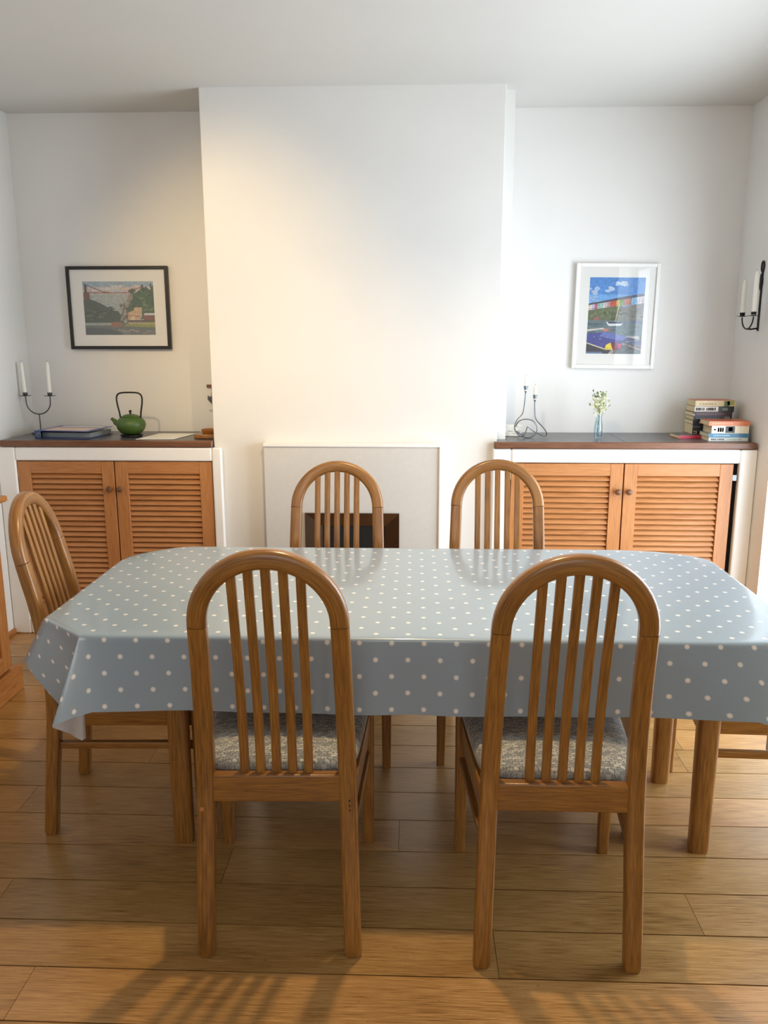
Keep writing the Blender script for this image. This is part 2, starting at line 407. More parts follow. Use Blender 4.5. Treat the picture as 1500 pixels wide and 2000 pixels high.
for k in range(4):
    k2 = (k+1) % 4; b.face([i+k, i+k2, i+4+k2, i+4+k], [(0, 0), (1, 0), (1, 1), (0, 1)]); b.face([i+k, i+k2, i+8+k2, i+8+k], [(0, 0), (1, 0), (1, 1), (0, 1)])
b.build('metal_frame', 'bronze', t, smooth=False)
MB().box((x0-.02, f1+.004, z0-.02), (x1+.02, f1+.03, z1+.02)).build('firebox', 'soot', t)

# ------------------------------------------------------------------ alcove cupboards
def louvre_door(x0, x1, z0, z1, y, parent, knobside, knob_z):
    """front face at y (faces -y)"""
    b = MB(); st = .062; tr = .06; d = .026
    b.box((x0, y, z0), (x0+st, y+d, z1), 'z'); b.box((x1-st, y, z0), (x1, y+d, z1), 'z')
    b.box((x0+st, y+.001, z1-tr), (x1-st, y+d-.001, z1), 'x'); b.box((x0+st, y+.001, z0), (x1-st, y+d-.001, z0+.08), 'x')
    n = int((z1-tr-z0-.08)/.0265); pitch = (z1-tr-z0-.08)/n
    for k in range(n):
        zc = z0+.08+pitch*(k+.5)
        mt = Matrix.Translation(((x0+x1)/2, y+.014, zc)) @ Matrix.Rotation(math.radians(-38), 4, 'X')
        b.xbox(mt, (x1-x0-2*st, .0055, pitch*1.06), 'x')
    o = b.build('door', 'pine', parent, bevel=.0012, seg=1)
    kx = x1-st/2+.008 if knobside == 'r' else x0+st/2-.008
    MB().lathe([(.006, .002), (.007, -.008), (.013, -.014), (.0155, -.021), (.012, -.028), (.001, -.031)], (kx, y, knob_z), 16, 'y').build('knob', 'darkwood', o)
    return o
def cupboard(x0, x1, ox0, ox1, label, gapR=0.0, dz=.905, topz=.985):
    t = thing('alcove_cupboard', ((x0+x1)/2, YA, 0), label, 'cupboard', group=None)
    cx, cy = (x0+x1)/2, YA
    yf = 3.965
    T = lambda a, c: ((a[0]-cx, a[1]-cy, a[2]), (c[0]-cx, c[1]-cy, c[2]))
    b = MB()
    b.box(*T((x0, yf, 0), (ox0, YC-.001, topz-.012))); b.box(*T((ox1, yf, 0), (x1, YC-.001, topz-.012)))
    b.box(*T((ox0, yf, dz), (ox1, YC+.05, topz-.012))); b.box(*T((ox0, yf, 0), (ox1, yf+.06, .08)))
    b.build('surround', 'plaster', t, bevel=.008, seg=3)
    MB().box(*T((ox0, yf+.1, .08), (ox1, yf+.11, dz))).build('interior', 'dark', t)
    mid = (ox0+ox1)/2
    a = louvre_door(ox0+.004-cx, mid-.003-cx, .085, dz-.004, yf+.008-cy, t, 'r', .765)
    c = louvre_door(mid+.003-cx, ox1-.004-gapR-cx, .085, dz-.004, yf+.008-cy, t, 'l', .765)
    for zz in (.82, .2):
        MB().box((ox1-.012-gapR-cx, yf+.012-cy, zz), (ox1-.006-cx, yf+.018-cy, zz+.028)).build('hinge', 'steel', c)
        MB().box((ox0+.0005-cx, yf+.012-cy, zz), (ox0+.010-cx, yf+.018-cy, zz+.035)).build('hinge', 'brass', a)
    return t
cupboard(XL+.001, -0.945, -1.977, -0.993, 'built-in alcove cupboard with two louvred pine doors left of the chimney breast')
cupboard(0.383, XR-.001, 0.472, 1.568, 'built-in alcove cupboard with two louvred pine doors right of the chimney breast', gapR=.022)
def worktop(x0, x1, label, joints, ear=None):
    t = thing('worktop', ((x0+x1)/2, YA, .973), label, 'worktop'); h = (x1-x0)/2; D = YA-3.972; m_ = (x0+x1)/2
    b = MB()
    xs = [-h]+[j-m_ for j in joints]+[h]
    for a, c in zip(xs[:-1], xs[1:]): b.box((a+.0008, -D+.022, 0.0), (c-.0008, -.002, .032))
    if ear: b.box((ear-m_, -D+.022, 0.0), (-h, 4.088-YA, .032))
    b.build('slate_slab', 'slate', t, bevel=.0015)
    MB().box(((ear-.016-m_) if ear else -h, -D-.012, 0.002), (h, -D+.0215, .033), 'x').build('edge_strip', 'darkwood', t, bevel=.004)
    return t
worktop(-2.045, CL-.002, 'dark slate worktop with brown wooden edge under the teapot', [-1.56])
worktop(0.458, 1.640, 'dark slate worktop with brown wooden edge under the book stacks', [1.02], CR+.001)
TZ = 1.0062

# ------------------------------------------------------------------ dining table
tb = thing('dining_table', (0.05, 2.41, 0), 'long oak dining table standing under the polka dot cloth', 'table')
def chamfer(x, y, c=(.15, .13)):
    return [(-x+c[0], -y), (x-c[0], -y), (x, -y+c[1]), (x, y-.10), (x-.12, y-.05), (x-.28, y), (-x+.16, y), (-x, y-.10), (-x, -y+c[1])]
TX, TY = 1.0, .455
CH = [(-.85, 1.95), (.85, 1.95), (1.0, 2.08), (1.0, 2.74), (.90, 2.81), (.72, 2.866), (-.81, 2.866), (-.96, 2.76), (-1.0, 2.66), (-1.0, 2.08)]
ins = [((x-.0)*.985-.05, (y-2.41)*.975) for x, y in CH]
MB().poly(ins, .722, .750, 'xy').build('tabletop', 'oak', tb, bevel=.004)
b = MB(); ax0, ax1, ay0, ay1 = -.765, .80, -.185, .265
b.box((ax0, ay0, .655), (ax1, ay0+.022, .722), 'x'); b.box((ax0, ay1-.022, .655), (ax1, ay1, .722), 'x')
b.box((ax0, ay0+.022, .655), (ax0+.022, ay1-.022, .722), 'y'); b.box((ax1-.022, ay0+.022, .655), (ax1, ay1-.022, .722), 'y')
b.build('apron', 'oak', tb, bevel=.002)
for x in (-.692-.05, .856-.05):
    for y in (2.222-2.41, 2.615-2.41):
        MB().sweep([(x, y, 0), (x, y, .01), (x, y, .36), (x, y, .722)], [(.054, .042), (.057, .043), (.060, .044), (.066, .046)], (0, 1, 0), r=.012, seg=3).build('leg', 'oak', tb)
        sx = 1 if x < 0 else -1
        MB().poly([(x+sx*.030, .722), (x+sx*.090, .722), (x+sx*.080, .60), (x+sx*.052, .53), (x+sx*.030, .50)], y-.012, y+.012, 'xz').build('corner_bracket', 'oak', tb, bevel=.002)
# trestle panels with an arched foot, either side of the two chairs that are pushed in
for x in (-.605-.05, .665-.05):
    pts = [(-.17, 0), (-.10, 0), (-.06, .05), (0, .085), (.10, .10), (.19, .05), (.22, 0), (.27, 0), (.27, .70), (-.17, .70)]
    MB().poly(pts, x-.013, x+.013, 'yz').build('side_panel', 'oak', tb, bevel=.002)

# ------------------------------------------------------------------ tablecloth
def build_cloth():
    Z0 = .757
    st = []   # (edge xy, hem xyz, uv edge, uv hem)
    def add(e, h, ue, uh): st.append((e, h, ue, uh))
    for sgn in (1, -1):
        seq = []
        n = 26
        for k in range(n):
            x = -.85*k/n
            rip = .004*math.sin(x*9.0)+.003*math.sin(x*21+1)
            dz = 0; dy = 0
            if x < -.62: q = (-.62-x)/.23; dy = -.022*q*q; dz = .003*q
            seq.append(((x, 1.95), (x, 1.933+rip+dy, .562+dz), (x, 1.95), (x, 1.757)))
        A = [((-.862, 1.898, .556), -.872), ((-.888, 1.884, .549), -.905), ((-.908, 1.880, .541), -.940), ((-.9105, 1.890, .532), -.965),
             ((-.902, 1.915, .512), -1.02), ((-.893, 1.945, .488), -1.09), ((-.889, 1.972, .462), -1.15), ((-.880, 1.982, .450), -1.185)]
        for h, u in A: seq.append(((-.85, 1.95), h, (-.85, 1.95), (u, 1.757)))
        nB = 9; hemB = [(-.872, 1.992, .452), (-.885, 2.012, .462), (-.915, 2.030, .480), (-.948, 2.045, .503), (-.980, 2.058, .530), (-1.010, 2.068, .558), (-1.038, 2.078, .586), (-1.062, 2.090, .610), (-1.078, 2.105, .626)]
        for k, h in enumerate(hemB):
            q = k/(nB-1); e = (-.85-.15*q, 1.95+.13*q)
            seq.append((e, h, e, (-1.19, 1.76+.32*q)))
        side = [((-1.0, 2.10), (-1.076, 2.125, .622)), ((-1.0, 2.14), (-1.060, 2.16, .604)), ((-1.0, 2.2), (-1.038, 2.21, .584)), ((-1.0, 2.28), (-1.022, 2.28, .570)), ((-1.0, 2.38), (-1.018, 2.38, .566)),
                ((-1.0, 2.48), (-1.020, 2.48, .566)), ((-1.0, 2.58), (-1.018, 2.58, .566)), ((-1.0, 2.66), (-1.02, 2.67, .560))]
        if sgn < 0: side = [((p[0], p[1]+ .04*i/7), (q[0], q[1]+.04*i/7, q[2])) for i, (p, q) in enumerate(side)]
        for e, h in side: seq.append((e, h, e, (-1.19, e[1])))
        ytop = 2.76 if sgn > 0 else 2.78
        if sgn > 0: cor = [((-.985, 2.72), (-1.03, 2.74, .54)), ((-.96, 2.76), (-1.00, 2.80, .50)), ((-.90, 2.82), (-.95, 2.85, .47)), ((-.86, 2.85), (-.90, 2.89, .50)), ((-.81, 2.866), (-.83, 2.90, .55))]
        else: cor = [((-.99, 2.745), (-1.03, 2.77, .54)), ((-.95, 2.785), (-.99, 2.82, .50)), ((-.90, 2.81), (-.94, 2.85, .47)), ((-.82, 2.845), (-.85, 2.88, .50)), ((-.72, 2.866), (-.73, 2.90, .55))]
        for e, h in cor: seq.append((e, h, e, (h[0]*1.08, h[1]*1.04)))
        xs = cor[-1][0][0]
        for k in range(1, 12):
            x = xs*(1-k/12); seq.append(((x, 2.866), (x, 2.885, .565), (x, 2.866), (x, 3.055)))
        if sgn > 0: st_l = seq
        else: st_r = [((-e[0], e[1]), (-h[0], h[1], h[2]), (-ue[0], ue[1]), (-uh[0], uh[1])) for e, h, ue, uh in seq]
    loop = st_l+[((0, 2.866), (0, 2.885, .565), (0, 2.866), (0, 3.055))]+st_r[1:][::-1]
    def wx(p):
        x = p[0]
        if x > .62: x += .05*min(1, (x-.62)/.23)*max(0, min(1, (1.06-x)/.2))
        return (x,)+tuple(p[1:])
    loop = [(wx(e), wx(h), wx(ue), uh) for e, h, ue, uh in loop]
    N = len(loop); b = MB(); b.keep = True
    cx, cy = 0.0, 2.41
    rows = []
    # hanging rows, hem -> edge
    T = [1, .9, .8, .7, .6, .5, .4, .3, .2, .12, .06, .025]
    for tt in T:
        row = []
        for e, h, ue, uh in loop:
            q = tt
            x = e[0]+(h[0]-e[0])*q; y = e[1]+(h[1]-e[1])*q; z = Z0+(h[2]-Z0)*q
            row.append(((x, y, z), (ue[0]+(uh[0]-ue[0])*tt, ue[1]+(uh[1]-ue[1])*tt)))
        rows.append(row)
    for ins_, zz in ((.0005, Z0-.0015), (.005, Z0+.0018), (.012, Z0+.0026)):
        row = []
        for e, h, ue, uh in loop:
            v = Vector((e[0]-cx, e[1]-cy)); L = v.length; sx = 1-ins_/1.0 if abs(v.x) > .9 else 1-ins_/1.0; sy = 1-ins_/.455
            p = (cx+v.x*sx, cy+v.y*sy); row.append(((p[0], p[1], zz), (p[0], p[1])))
        rows.append(row)
    for f in (.93, .8, .65, .5, .35, .2, .08):
        row = []
        for e, h, ue, uh in loop:
            p = (cx+(e[0]-cx)*f, cy+(e[1]-cy)*f)
            zz = Z0+.0026+.0007*math.sin(p[0]*11+p[1]*7)*math.sin(p[1]*19)
            row.append(((p[0], p[1], zz), p))
        rows.append(row)
    for row in rows: b.v += [p for p, _ in row]
    for r in range(len(rows)-1):
        for k in range(N):
            k2 = (k+1) % N
            b.face([r*N+k, r*N+k2, (r+1)*N+k2, (r+1)*N+k], [rows[r][k][1], rows[r][k2][1], rows[r+1][k2][1], rows[r+1][k][1]])
    r = len(rows)-1; b.face([r*N+k for k in range(N)], [rows[r][k][1] for k in range(N)])
    o = b.build('tablecloth', 'cloth', None, angle=75)
    if o.data.polygons[-1].normal.z < 0:
        o.data.flip_normals()
    tag(o, 'pale blue oilcloth with white polka dots draped over the dining table', 'tablecloth')
    return o
build_cloth()

# ------------------------------------------------------------------ chairs (local frame: sitter faces +y, rear feet at y = 0)
PROF = [(0, 0), (.2, .018), (.35, .034), (.45, .038), (.55, .034), (.65, .022), (.75, .004), (.83, -.014), (.93, -.036), (1.0, -.052), (1.05, -.064)]
def pf(z):
    for (a, ya), (c, yc) in zip(PROF[:-1], PROF[1:]):
        if z <= c: q = (z-a)/(c-a); return ya+(yc-ya)*q
    return PROF[-1][1]
def make_chair():
    t = bpy.data.objects.new('dining_chair', None); C.objects.link(t); t.empty_display_size = .1
    RA = .1605; ZJ = .858
    def px(z):
        if z <= .43: return .182+(.172-.182)*z/.43
        return .172+(RA-.172)*min(1, (z-.43)/(ZJ-.43))
    for s in (-1, 1):
        zs = [0, .012, .1, .2, .3, .38, .45, .52, .6, .68, .75, .8, ZJ-.001]
        MB().sweep([(s*px(z), pf(z), z) for z in zs], [(.036, .032) if z == 0 else ((.043, .038) if z < .3 else (.043, .040) if z < .6 else (.043, .036)) for z in zs], (0, 1, 0), r=.009, seg=3).build('leg', 'oak', t)
        MB().sweep([(s*.212, .468, 0), (s*.212, .468, .2), (s*.212, .468, .455)], [(.030, .030), (.034, .034), (.038, .038)], (0, 1, 0), r=.005).build('leg', 'oak', t)
    arc = [(RA*math.cos(a), pf(ZJ+RA*math.sin(a)), ZJ+RA*math.sin(a)) for a in [PI*k/28 for k in range(29)]]
    arc = [(RA, pf(ZJ), ZJ+.0005)]+arc[1:-1]+[(-RA, pf(ZJ), ZJ+.0005)]
    for s in (-1, 1):
        MB().sweep([(s*RA, pf(ZJ), ZJ-.003), (s*RA, pf(ZJ), ZJ+.003)], (.0432, .0352), (0, 1, 0), r=.011, seg=3).build('joint', 'darkwood', t)
    MB().sweep(arc, (.044, .036), (0, 1, 0), r=.012, seg=4).build('arch_rail', 'oak', t)
    ri = RA-.022
    for k in range(-2, 3):
        x = k*.0385; zt = ZJ+math.sqrt(ri*ri-x*x)+.006
        zs = [.455+(zt-.455)*q/10 for q in range(11)]
        MB().sweep([(x, pf(z)+.004, z) for z in zs], (.022, .013), (0, 1, 0), r=.003, seg=2).build('slat', 'oak', t)
    MB().box((-.158, .022, .398), (.158, .048, .468), 'x').build('seat_rail', 'oak', t, bevel=.004)
    MB().box((-.195, .462, .362), (.195, .484, .440), 'x').build('seat_rail', 'oak', t, bevel=.003)
    for s in (-1, 1):
        mt = lambda z, hh, ww: MB().sweep([(s*.176, .05, z), (s*.208, .455, z)], (ww, hh), (0, 0, 1), r=.003, seg=2)
        mt(.392, .068, .022).build('seat_rail', 'oak', t)
        mt(.292, .022, .020).build('stretcher', 'oak', t)
    # upholstered pad: superellipse outline, domed top
    b = MB(); n = 56; rows = []
    for f, z in ((.97, .446), (1.0, .452), (1.005, .466), (.992, .478), (.955, .487), (.85, .4945), (.65, .499), (.4, .501), (.15, .502)):
        r = []
        for k in range(n):
            a = 2*PI*k/n; c_, s_ = math.cos(a), math.sin(a); e = .34
            X = (abs(c_)**e)*(1 if c_ > 0 else -1); Y = (abs(s_)**e)*(1 if s_ > 0 else -1)
            wy = .5+.5*Y; hw = .186+(.226-.186)*wy
            r.append((X*hw*f, .277+Y*.222*f, z))
        rows.append(r)
    for r in rows: b.v += r
    for i in range(len(rows)-1):
        for k in range(n):
            k2 = (k+1) % n; b.face([i*n+k, i*n+k2, (i+1)*n+k2, (i+1)*n+k], [(0, 0)]*4)
    b.face([(len(rows)-1)*n+k for k in range(n)], [(0, 0)]*n); b.face([k for k in range(n)][::-1], [(0, 0)]*n)
    # notch the rear of the pad so it clears the legs
    for i, p in enumerate(b.v):
        if p[1] < .062 and abs(p[0]) > .146: b.v[i] = (math.copysign(.146, p[0]), p[1], p[2])
    b.build('seat', 'seat', t, angle=60)
    return t
chair = make_chair()
spots = [
 ((-.3245, 1.758, 0), .036, 1.014, 'oak chair, left of the two nearest the camera, knot in its left post'),
 ((.355, 1.738, 0), -.004, 1.014, 'oak chair, right of the two nearest the camera with their backs to it'),
 ((-1.134, 2.425, 0), math.radians(-90+6.5), 1.0, 'oak chair at the left table end, facing right, beside the pine cabinet'),
 ((1.348, 2.425, 0), math.radians(90-6.5), 1.0, 'oak chair at the right table end, only its seat rail and stretcher in view'),
 ((-.302, 3.150, 0), PI, .984, 'oak chair on the far side of the table in front of the fireplace'),
 ((.330, 3.170, 0), PI-.03, .990, 'oak chair on the far side of the table before the right louvred cupboard'),
]
chairs = []
for i, (loc, rz, sz, lab) in enumerate(spots):
    o = chair if i == 0 else copy_tree(chair)
    chairs.append((o, loc, rz, sz, lab))
for o, loc, rz, sz, lab in chairs:
    o.location = loc; o.rotation_euler = (0, 0, rz); o.scale = (1, 1, sz); tag(o, lab, 'chair', 'arch-backed oak chairs around the table')
# worn plugs and a knot seen on the front left chair only
k1 = MB(); k1.lathe([(.0055, 0), (.0055, -.004), (.004, -.0052)], (-.179, .0155, .385), 12, 'y'); k1.build('dowel_plug', 'pine', chair)
k2 = MB(); k2.lathe([(.008, .004), (.008, -.0012), (.006, -.0016)], (-.161, -.0165, .80), 12, 'y'); k2.build('wood_knot', 'darkwood', chair)
for z in (.405, .392, .380):
    MB().lathe([(.0022, .004), (.0022, -.0008)], (.176, .0155, z), 8, 'y').build('nail_hole', 'gap', chair)

# ------------------------------------------------------------------ pine cupboard at the left edge
t = thing('pine_cabinet', (-1.885, 2.75, 0), 'low aged pine cabinet with panelled front and plinth against the left wall', 'cabinet')
X1 = .165; Y0, Y1 = -.55, .490
MB().box((-.18, Y0, .11), (X1-.004, Y1, .835), 'z').build('body', 'oldpine', t, bevel=.003)
MB().box((-.184, Y0-.02, 0), (X1+.020, Y1+.060, .115), 'y').build('plinth', 'oldpine', t, bevel=.006)
MB().box((-.184, Y0-.03, .835), (X1+.028, Y1+.060, .860), 'y').build('top', 'oldpine', t, bevel=.008, seg=3)
for a, c in ((Y0+.02, -.035), (-.025, Y1-.02)):
    b = MB(); s_ = .07; z0, z1 = .13, .82; xf = X1-.004
    b.box((xf, a, z0), (xf+.02, a+s_, z1), 'z'); b.box((xf, c-s_, z0), (xf+.02, c, z1), 'z'); b.box((xf, a+s_, z1-s_), (xf+.02, c-s_, z1), 'y'); b.box((xf, a+s_, z0), (xf+.02, c-s_, z0+s_), 'y')
    b.box((xf, a+s_, z0+s_), (xf+.006, c-s_, z1-s_), 'z'); b.box((xf, a+s_+.03, z0+s_+.03), (xf+.012, c-s_-.03, z1-s_-.03), 'z')
    d = b.build('door', 'oldpine', t, bevel=.004)
    MB().sphere((xf+.035, c-.03 if a < -.3 else a+.03, .5), (.014, .014)).build('knob', 'oldpine', d)

# ------------------------------------------------------------------ framed pictures
def picture(name, x0, x1, z0, z1, prt, fw, fm, label, polys, tilt=0.0):
    cx, cz = (x0+x1)/2, (z0+z1)/2; W, H = (x1-x0)/2, (z1-z0)/2
    t = thing(name, (cx, YA-.002, cz), label, 'picture'); t.rotation_euler = (0, tilt, 0)
    b = MB(); d = -.024
    b.box((-W, d, -H), (-W+fw, 0, H), 'z'); b.box((W-fw, d, -H), (W, 0, H), 'z'); b.box((-W+fw, d, H-fw), (W-fw, 0, H), 'x'); b.box((-W+fw, d, -H), (W-fw, 0, -H+fw), 'x')
    b.build('frame', fm, t, bevel=.002)
    a0, a1, c0, c1 = prt; a0 -= cx; a1 -= cx; c0 -= cz; c1 -= cz
    b = MB(); y0, y1 = -.0145, -.012
    b.box((-W+fw, y0, -H+fw), (a0, y1, H-fw)); b.box((a1, y0, -H+fw), (W-fw, y1, H-fw)); b.box((a0, y0, c1), (a1, y1, H-fw)); b.box((a0, y0, -H+fw), (a1, y1, c0))
    b.build('mount', 'mat', t)
    b = MB(); mats = []; lut = {}
    def mi(c):
        if c not in lut:
            lut[c] = len(mats); mats.append(plain('print_ink', srgb(*c), .6, noise=.22, nscale=70))
        return lut[c]
    y = -.0115
    for j, (c, pts) in enumerate(polys):
        b.cur = mi(c); i = len(b.v); yy = y-.00002*j
        P = [(a0+(a1-a0)*min(1, max(0, u)), yy, c0+(c1-c0)*min(1, max(0, v))) for u, v in pts]
        b.v += P; b.face([i+k for k in range(len(P))], [(p[0], p[2]) for p in P])
    b.build('print', mats, t, smooth=False)
    MB().box((-W+fw, -.019, -H+fw), (W-fw, -.0175, H-fw)).build('glass', 'picglass', t)
    return t
R2 = random.Random(11)
def rect(u0, v0, u1, v1): return [(u0, v0), (u1, v0), (u1, v1), (u0, v1)]
def blobs(n, u0, u1, v0, v1, cols, su=.03, sv=.03):
    out = []
    for _ in range(n):
        cu, cv = R2.uniform(u0, u1), R2.uniform(v0, v1); a = R2.uniform(.5, 1)*su; bq = R2.uniform(.5, 1)*sv
        out.append((R2.choice(cols), [(cu+a*math.cos(k*PI/4)*R2.uniform(.7, 1.2), cv+bq*math.sin(k*PI/4)*R2.uniform(.7, 1.2)) for k in range(8)]))
    return out
bridge = [((150, 168, 182), rect(0, .5, 1, 1)), ((196, 180, 172), rect(0, .76, 1, .90)), ((150, 172, 190), rect(0, .9, 1, 1)), ((160, 168, 166), rect(0, .2, 1, .76))]
bridge += blobs(10, .1, .8, .80, .95, [(206, 190, 180), (168, 184, 196), (196, 200, 204)], .12, .03)
bridge += [((52, 66, 42), [(0, .2), (0, .66), (.07, .68), (.18, .63), (.30, .55), (.40, .46), (.48, .45), (.56, .30), (.55, .22)])]
bridge += blobs(40, .02, .42, .28, .52, [(44, 60, 36), (70, 86, 52), (36, 48, 32), (84, 96, 66)], .04, .03)
bridge += [((60, 84, 40), [(.50, .3), (.56, .50), (.62, .66), (.68, .80), (.74, .78), (.84, .88), (.90, .90), (.95, .84), (1, .95), (1, .3)]), ((140, 126, 116), [(.50, .27), (.60, .58), (.64, .74), (.70, .78), (.70, .68), (.62, .5), (.60, .27)])]
bridge += blobs(46, .68, .99, .45, .84, [(48, 80, 32), (76, 104, 48), (40, 62, 30), (98, 120, 66)], .045, .04)
bridge += blobs(22, .52, .62, .28, .60, [(104, 94, 84), (160, 148, 138), (70, 70, 56)], .02, .04)
bridge += [((196, 164, 128), [(.62, .27), (.62, .42), (.70, .46), (.72, .52), (.82, .52), (.82, .34), (.76, .27)]), ((170, 130, 100), rect(.63, .34, .80, .37)), ((214, 196, 164), rect(.67, .27, .72, .35)), ((120, 74, 56), rect(.84, .27, 1, .37)), ((200, 204, 206), [(.84, .37), (1, .37), (1, .41), (.86, .41)]), ((90, 74, 60), rect(.60, .24, 1, .28))]
bridge += [((92, 100, 98), rect(0, 0, 1, .23)), ((150, 156, 148), rect(0, .18, .42, .23)), ((128, 138, 60), [(.56, .16), (.56, .20), (1, .25), (1, .14)]), ((172, 160, 90), rect(.62, .20, 1, .23)), ((64, 72, 76), [(0, 0), (0, .14), (.34, .12), (.5, .05), (.6, 0)]), ((142, 96, 66), [(.36, .16), (.38, .24), (.52, .25), (.54, .17), (.44, .14)])]
bridge += blobs(24, .5, 1, .01, .12, [(130, 130, 124), (104, 106, 102), (156, 148, 136)], .06, .012)
bridge += [((110, 60, 50), rect(0.01, .66, .09, .80)), ((52, 42, 44), rect(.025, .78, .055, .95)), ((150, 92, 84), [(.09, .785), (.66, .785), (.66, .80), (.09, .80)])]
for a, c in (((.05, .94), (.28, .81)), ((.28, .81), (.36, .80)), ((.64, .80), (.84, .90))):
    bridge.append(((120, 84, 78), [(a[0], a[1]-.006), (c[0], c[1]-.006), (c[0], c[1]+.006), (a[0], a[1]+.006)]))
bridge += [((70, 74, 66), rect(.83, .86, .86, .94)), ((60, 60, 54), rect(.955, .88, .975, .96))]
picture('framed_bridge_print', -1.822, -1.286, 1.442, 1.866, (-1.740, -1.366, 1.516, 1.789), .017, 'blackframe', 'black framed print of a suspension bridge over a river gorge, hung above the teapot', bridge)
harb = [((70, 136, 206), rect(0, .5, 1, 1)), ((104, 164, 222), rect(.0, .62, 1, .78)), ((134, 178, 220), rect(0, .6, .5, .70))]
harb += blobs(8, .5, .66, .90, .95, [(200, 216, 234), (176, 202, 228)], .06, .03)+blobs(5, .32, .44, .81, .87, [(176, 200, 228), (192, 208, 230)], .06, .03)+blobs(6, .0, .18, .78, .86, [(160, 188, 222), (180, 196, 222)], .07, .03)+blobs(4, .02, .14, .70, .75, [(150, 182, 220)], .05, .02)
def top(u): return .655+u*.13
harb.append(((64, 66, 84), [(0, .62), (0, .66), (.1, .675), (.3, .70), (.5, .735), (.75, .77), (.97, .79), (1, .78), (1, .74), (.5, .70)]))
hc = [(220, 204, 190), (190, 188, 214), (190, 80, 104), (146, 196, 182), (160, 206, 190), (214, 196, 204), (206, 150, 150), (196, 72, 60), (200, 74, 54), (214, 170, 70), (96, 160, 80), (176, 132, 116), (186, 120, 104), (168, 110, 96), (130, 186, 226), (150, 196, 228), (216, 200, 204), (204, 186, 190)]
for k, c in enumerate(hc):
    u = k/len(hc); u1 = (k+1)/len(hc); harb.append((c, [(u, .57+u*.1), (u1, .57+u1*.1), (u1, .638+u1*.125), (u, .638+u*.125)]))
    for r_ in range(2): harb.append(((110, 100, 110), rect(u+.018, .585+u*.11+r_*.032, u+.034, .597+u*.11+r_*.032)))
harb += [((92, 104, 72), [(0, .44), (0, .57), (.5, .63), (.62, .62), (.62, .44)]), ((116, 116, 112), [(.55, .44), (.55, .60), (.75, .64), (1, .67), (1, .44)])]
harb += blobs(40, .02, .66, .46, .58, [(74, 90, 56), (100, 116, 76), (60, 66, 50), (122, 116, 92)], .05, .02)+blobs(20, .6, .98, .46, .60, [(104, 106, 100), (134, 130, 118), (92, 96, 96)], .06, .02)
harb += [((150, 90, 96), [(.1, .43), (.1, .47), (.2, .49), (.22, .43)]), ((96, 116, 122), rect(0, .24, 1, .44)), ((60, 74, 110), rect(0, .375, .22, .405)), ((104, 100, 132), rect(.8, .40, 1, .44))]
harb += blobs(34, .05, .98, .26, .42, [(86, 112, 112), (110, 130, 132), (70, 96, 98), (84, 100, 128)], .1, .012)
harb += [((224, 228, 236), [(.33, .425), (.38, .37), (.6, .372), (.64, .40), (.45, .40)]), ((54, 62, 90), [(.38, .40), (.6, .40), (.62, .42), (.36, .42)]), ((214, 202, 150), [(.49, .42), (.50, .42), (.565, .66), (.555, .66)]),
         ((208, 200, 190), [(0, .295), (0, .32), (.3, .345), (.3, .325)]), ((190, 118, 112), [(.28, .29), (.3, .33), (.38, .335), (.4, .30)])]
harb += [((60, 66, 140), [(0, .10), (0, .27), (.3, .28), (.62, .22), (.66, .13), (.34, .10), (.3, .05)]), ((96, 112, 180), [(.22, .23), (.3, .29), (.7, .24), (.74, .17), (.5, .19)]), ((70, 78, 120), [(.6, .15), (.74, .22), (1, .18), (1, .12)]), ((48, 48, 60), [(0, .02), (0, .14), (.35, .06), (.5, .08), (.4, 0), (0, 0)]),
         ((200, 190, 160), [(0, .135), (0, .15), (.34, .07), (.5, .065), (.5, .05), (.33, .055)]), ((226, 206, 60), [(.34, .075), (.36, .12), (.44, .15), (.46, .10), (.5, .085), (.5, .06), (.36, .05)]), ((118, 30, 60), [(.46, .10), (.48, .155), (.56, .15), (.58, .06), (.5, .04)]), ((190, 50, 110), rect(.58, .07, .64, .13)),
         ((80, 90, 100), [(.5, 0), (.6, .06), (.7, .14), (1, .12), (1, 0)]), ((198, 160, 130), [(.64, .14), (.64, .15), (1, .06), (1, .045)]), ((150, 160, 150), [(.7, .15), (.7, .158), (1, .195), (1, .187)]), ((96, 116, 150), rect(0, 0, .3, .025))]
harb += blobs(16, .1, .9, .12, .26, [(210, 214, 230), (150, 160, 200), (120, 60, 110), (80, 120, 180)], .02, .007)+blobs(14, .62, .98, .01, .12, [(106, 116, 124), (64, 76, 86)], .05, .01)
picture('framed_harbour_print', .822, 1.246, 1.341, 1.869, (.893, 1.175, 1.417, 1.800), .019, 'whiteframe', 'white framed print of boats below a terrace of coloured houses, on the right-hand wall', harb, tilt=math.radians(.6))

# ------------------------------------------------------------------ candles and holders
def candle(x, y, z, h, r, label, group, lean=0.0):
    b = MB().lathe([(r*1.02, 0), (r, h*.3), (r*.96, h*.86), (r*.7, h*.96), (r*.25, h)], (0, 0, 0), 18)
    t = thing('candle', (x, y, z), label, 'candle', group=group); t.rotation_euler = (0, lean, 0)
    b.build('wax_stick', 'wax', t); MB().tube([(0, 0, h-.002), (.0008, 0, h+.006)], .0008, 6).build('wick', 'black', t)
    return t
def cup(b, x, y, z, r=.0125, h=.022, dish=.028):
    b.lathe([(r*.7, 0), (r*.9, h*.3), (r, h), (r*.84, h), (r*.7, h*.3)], (x, y, z), 16)
    b.lathe([(.002, -.002), (dish, .001), (dish, .0025), (.002, 0)], (x, y, z+.001), 22)
t = thing('candelabra', (-1.965, 4.245, TZ), 'grey wrought iron two-arm candlestick at the left end of the worktop', 'candle holder')
L0 = (-1.965, 4.245)
b = MB(); b.tube([(0, 0, .004), (.001, 0, .05), (0, 0, .104)], .0032, 8)
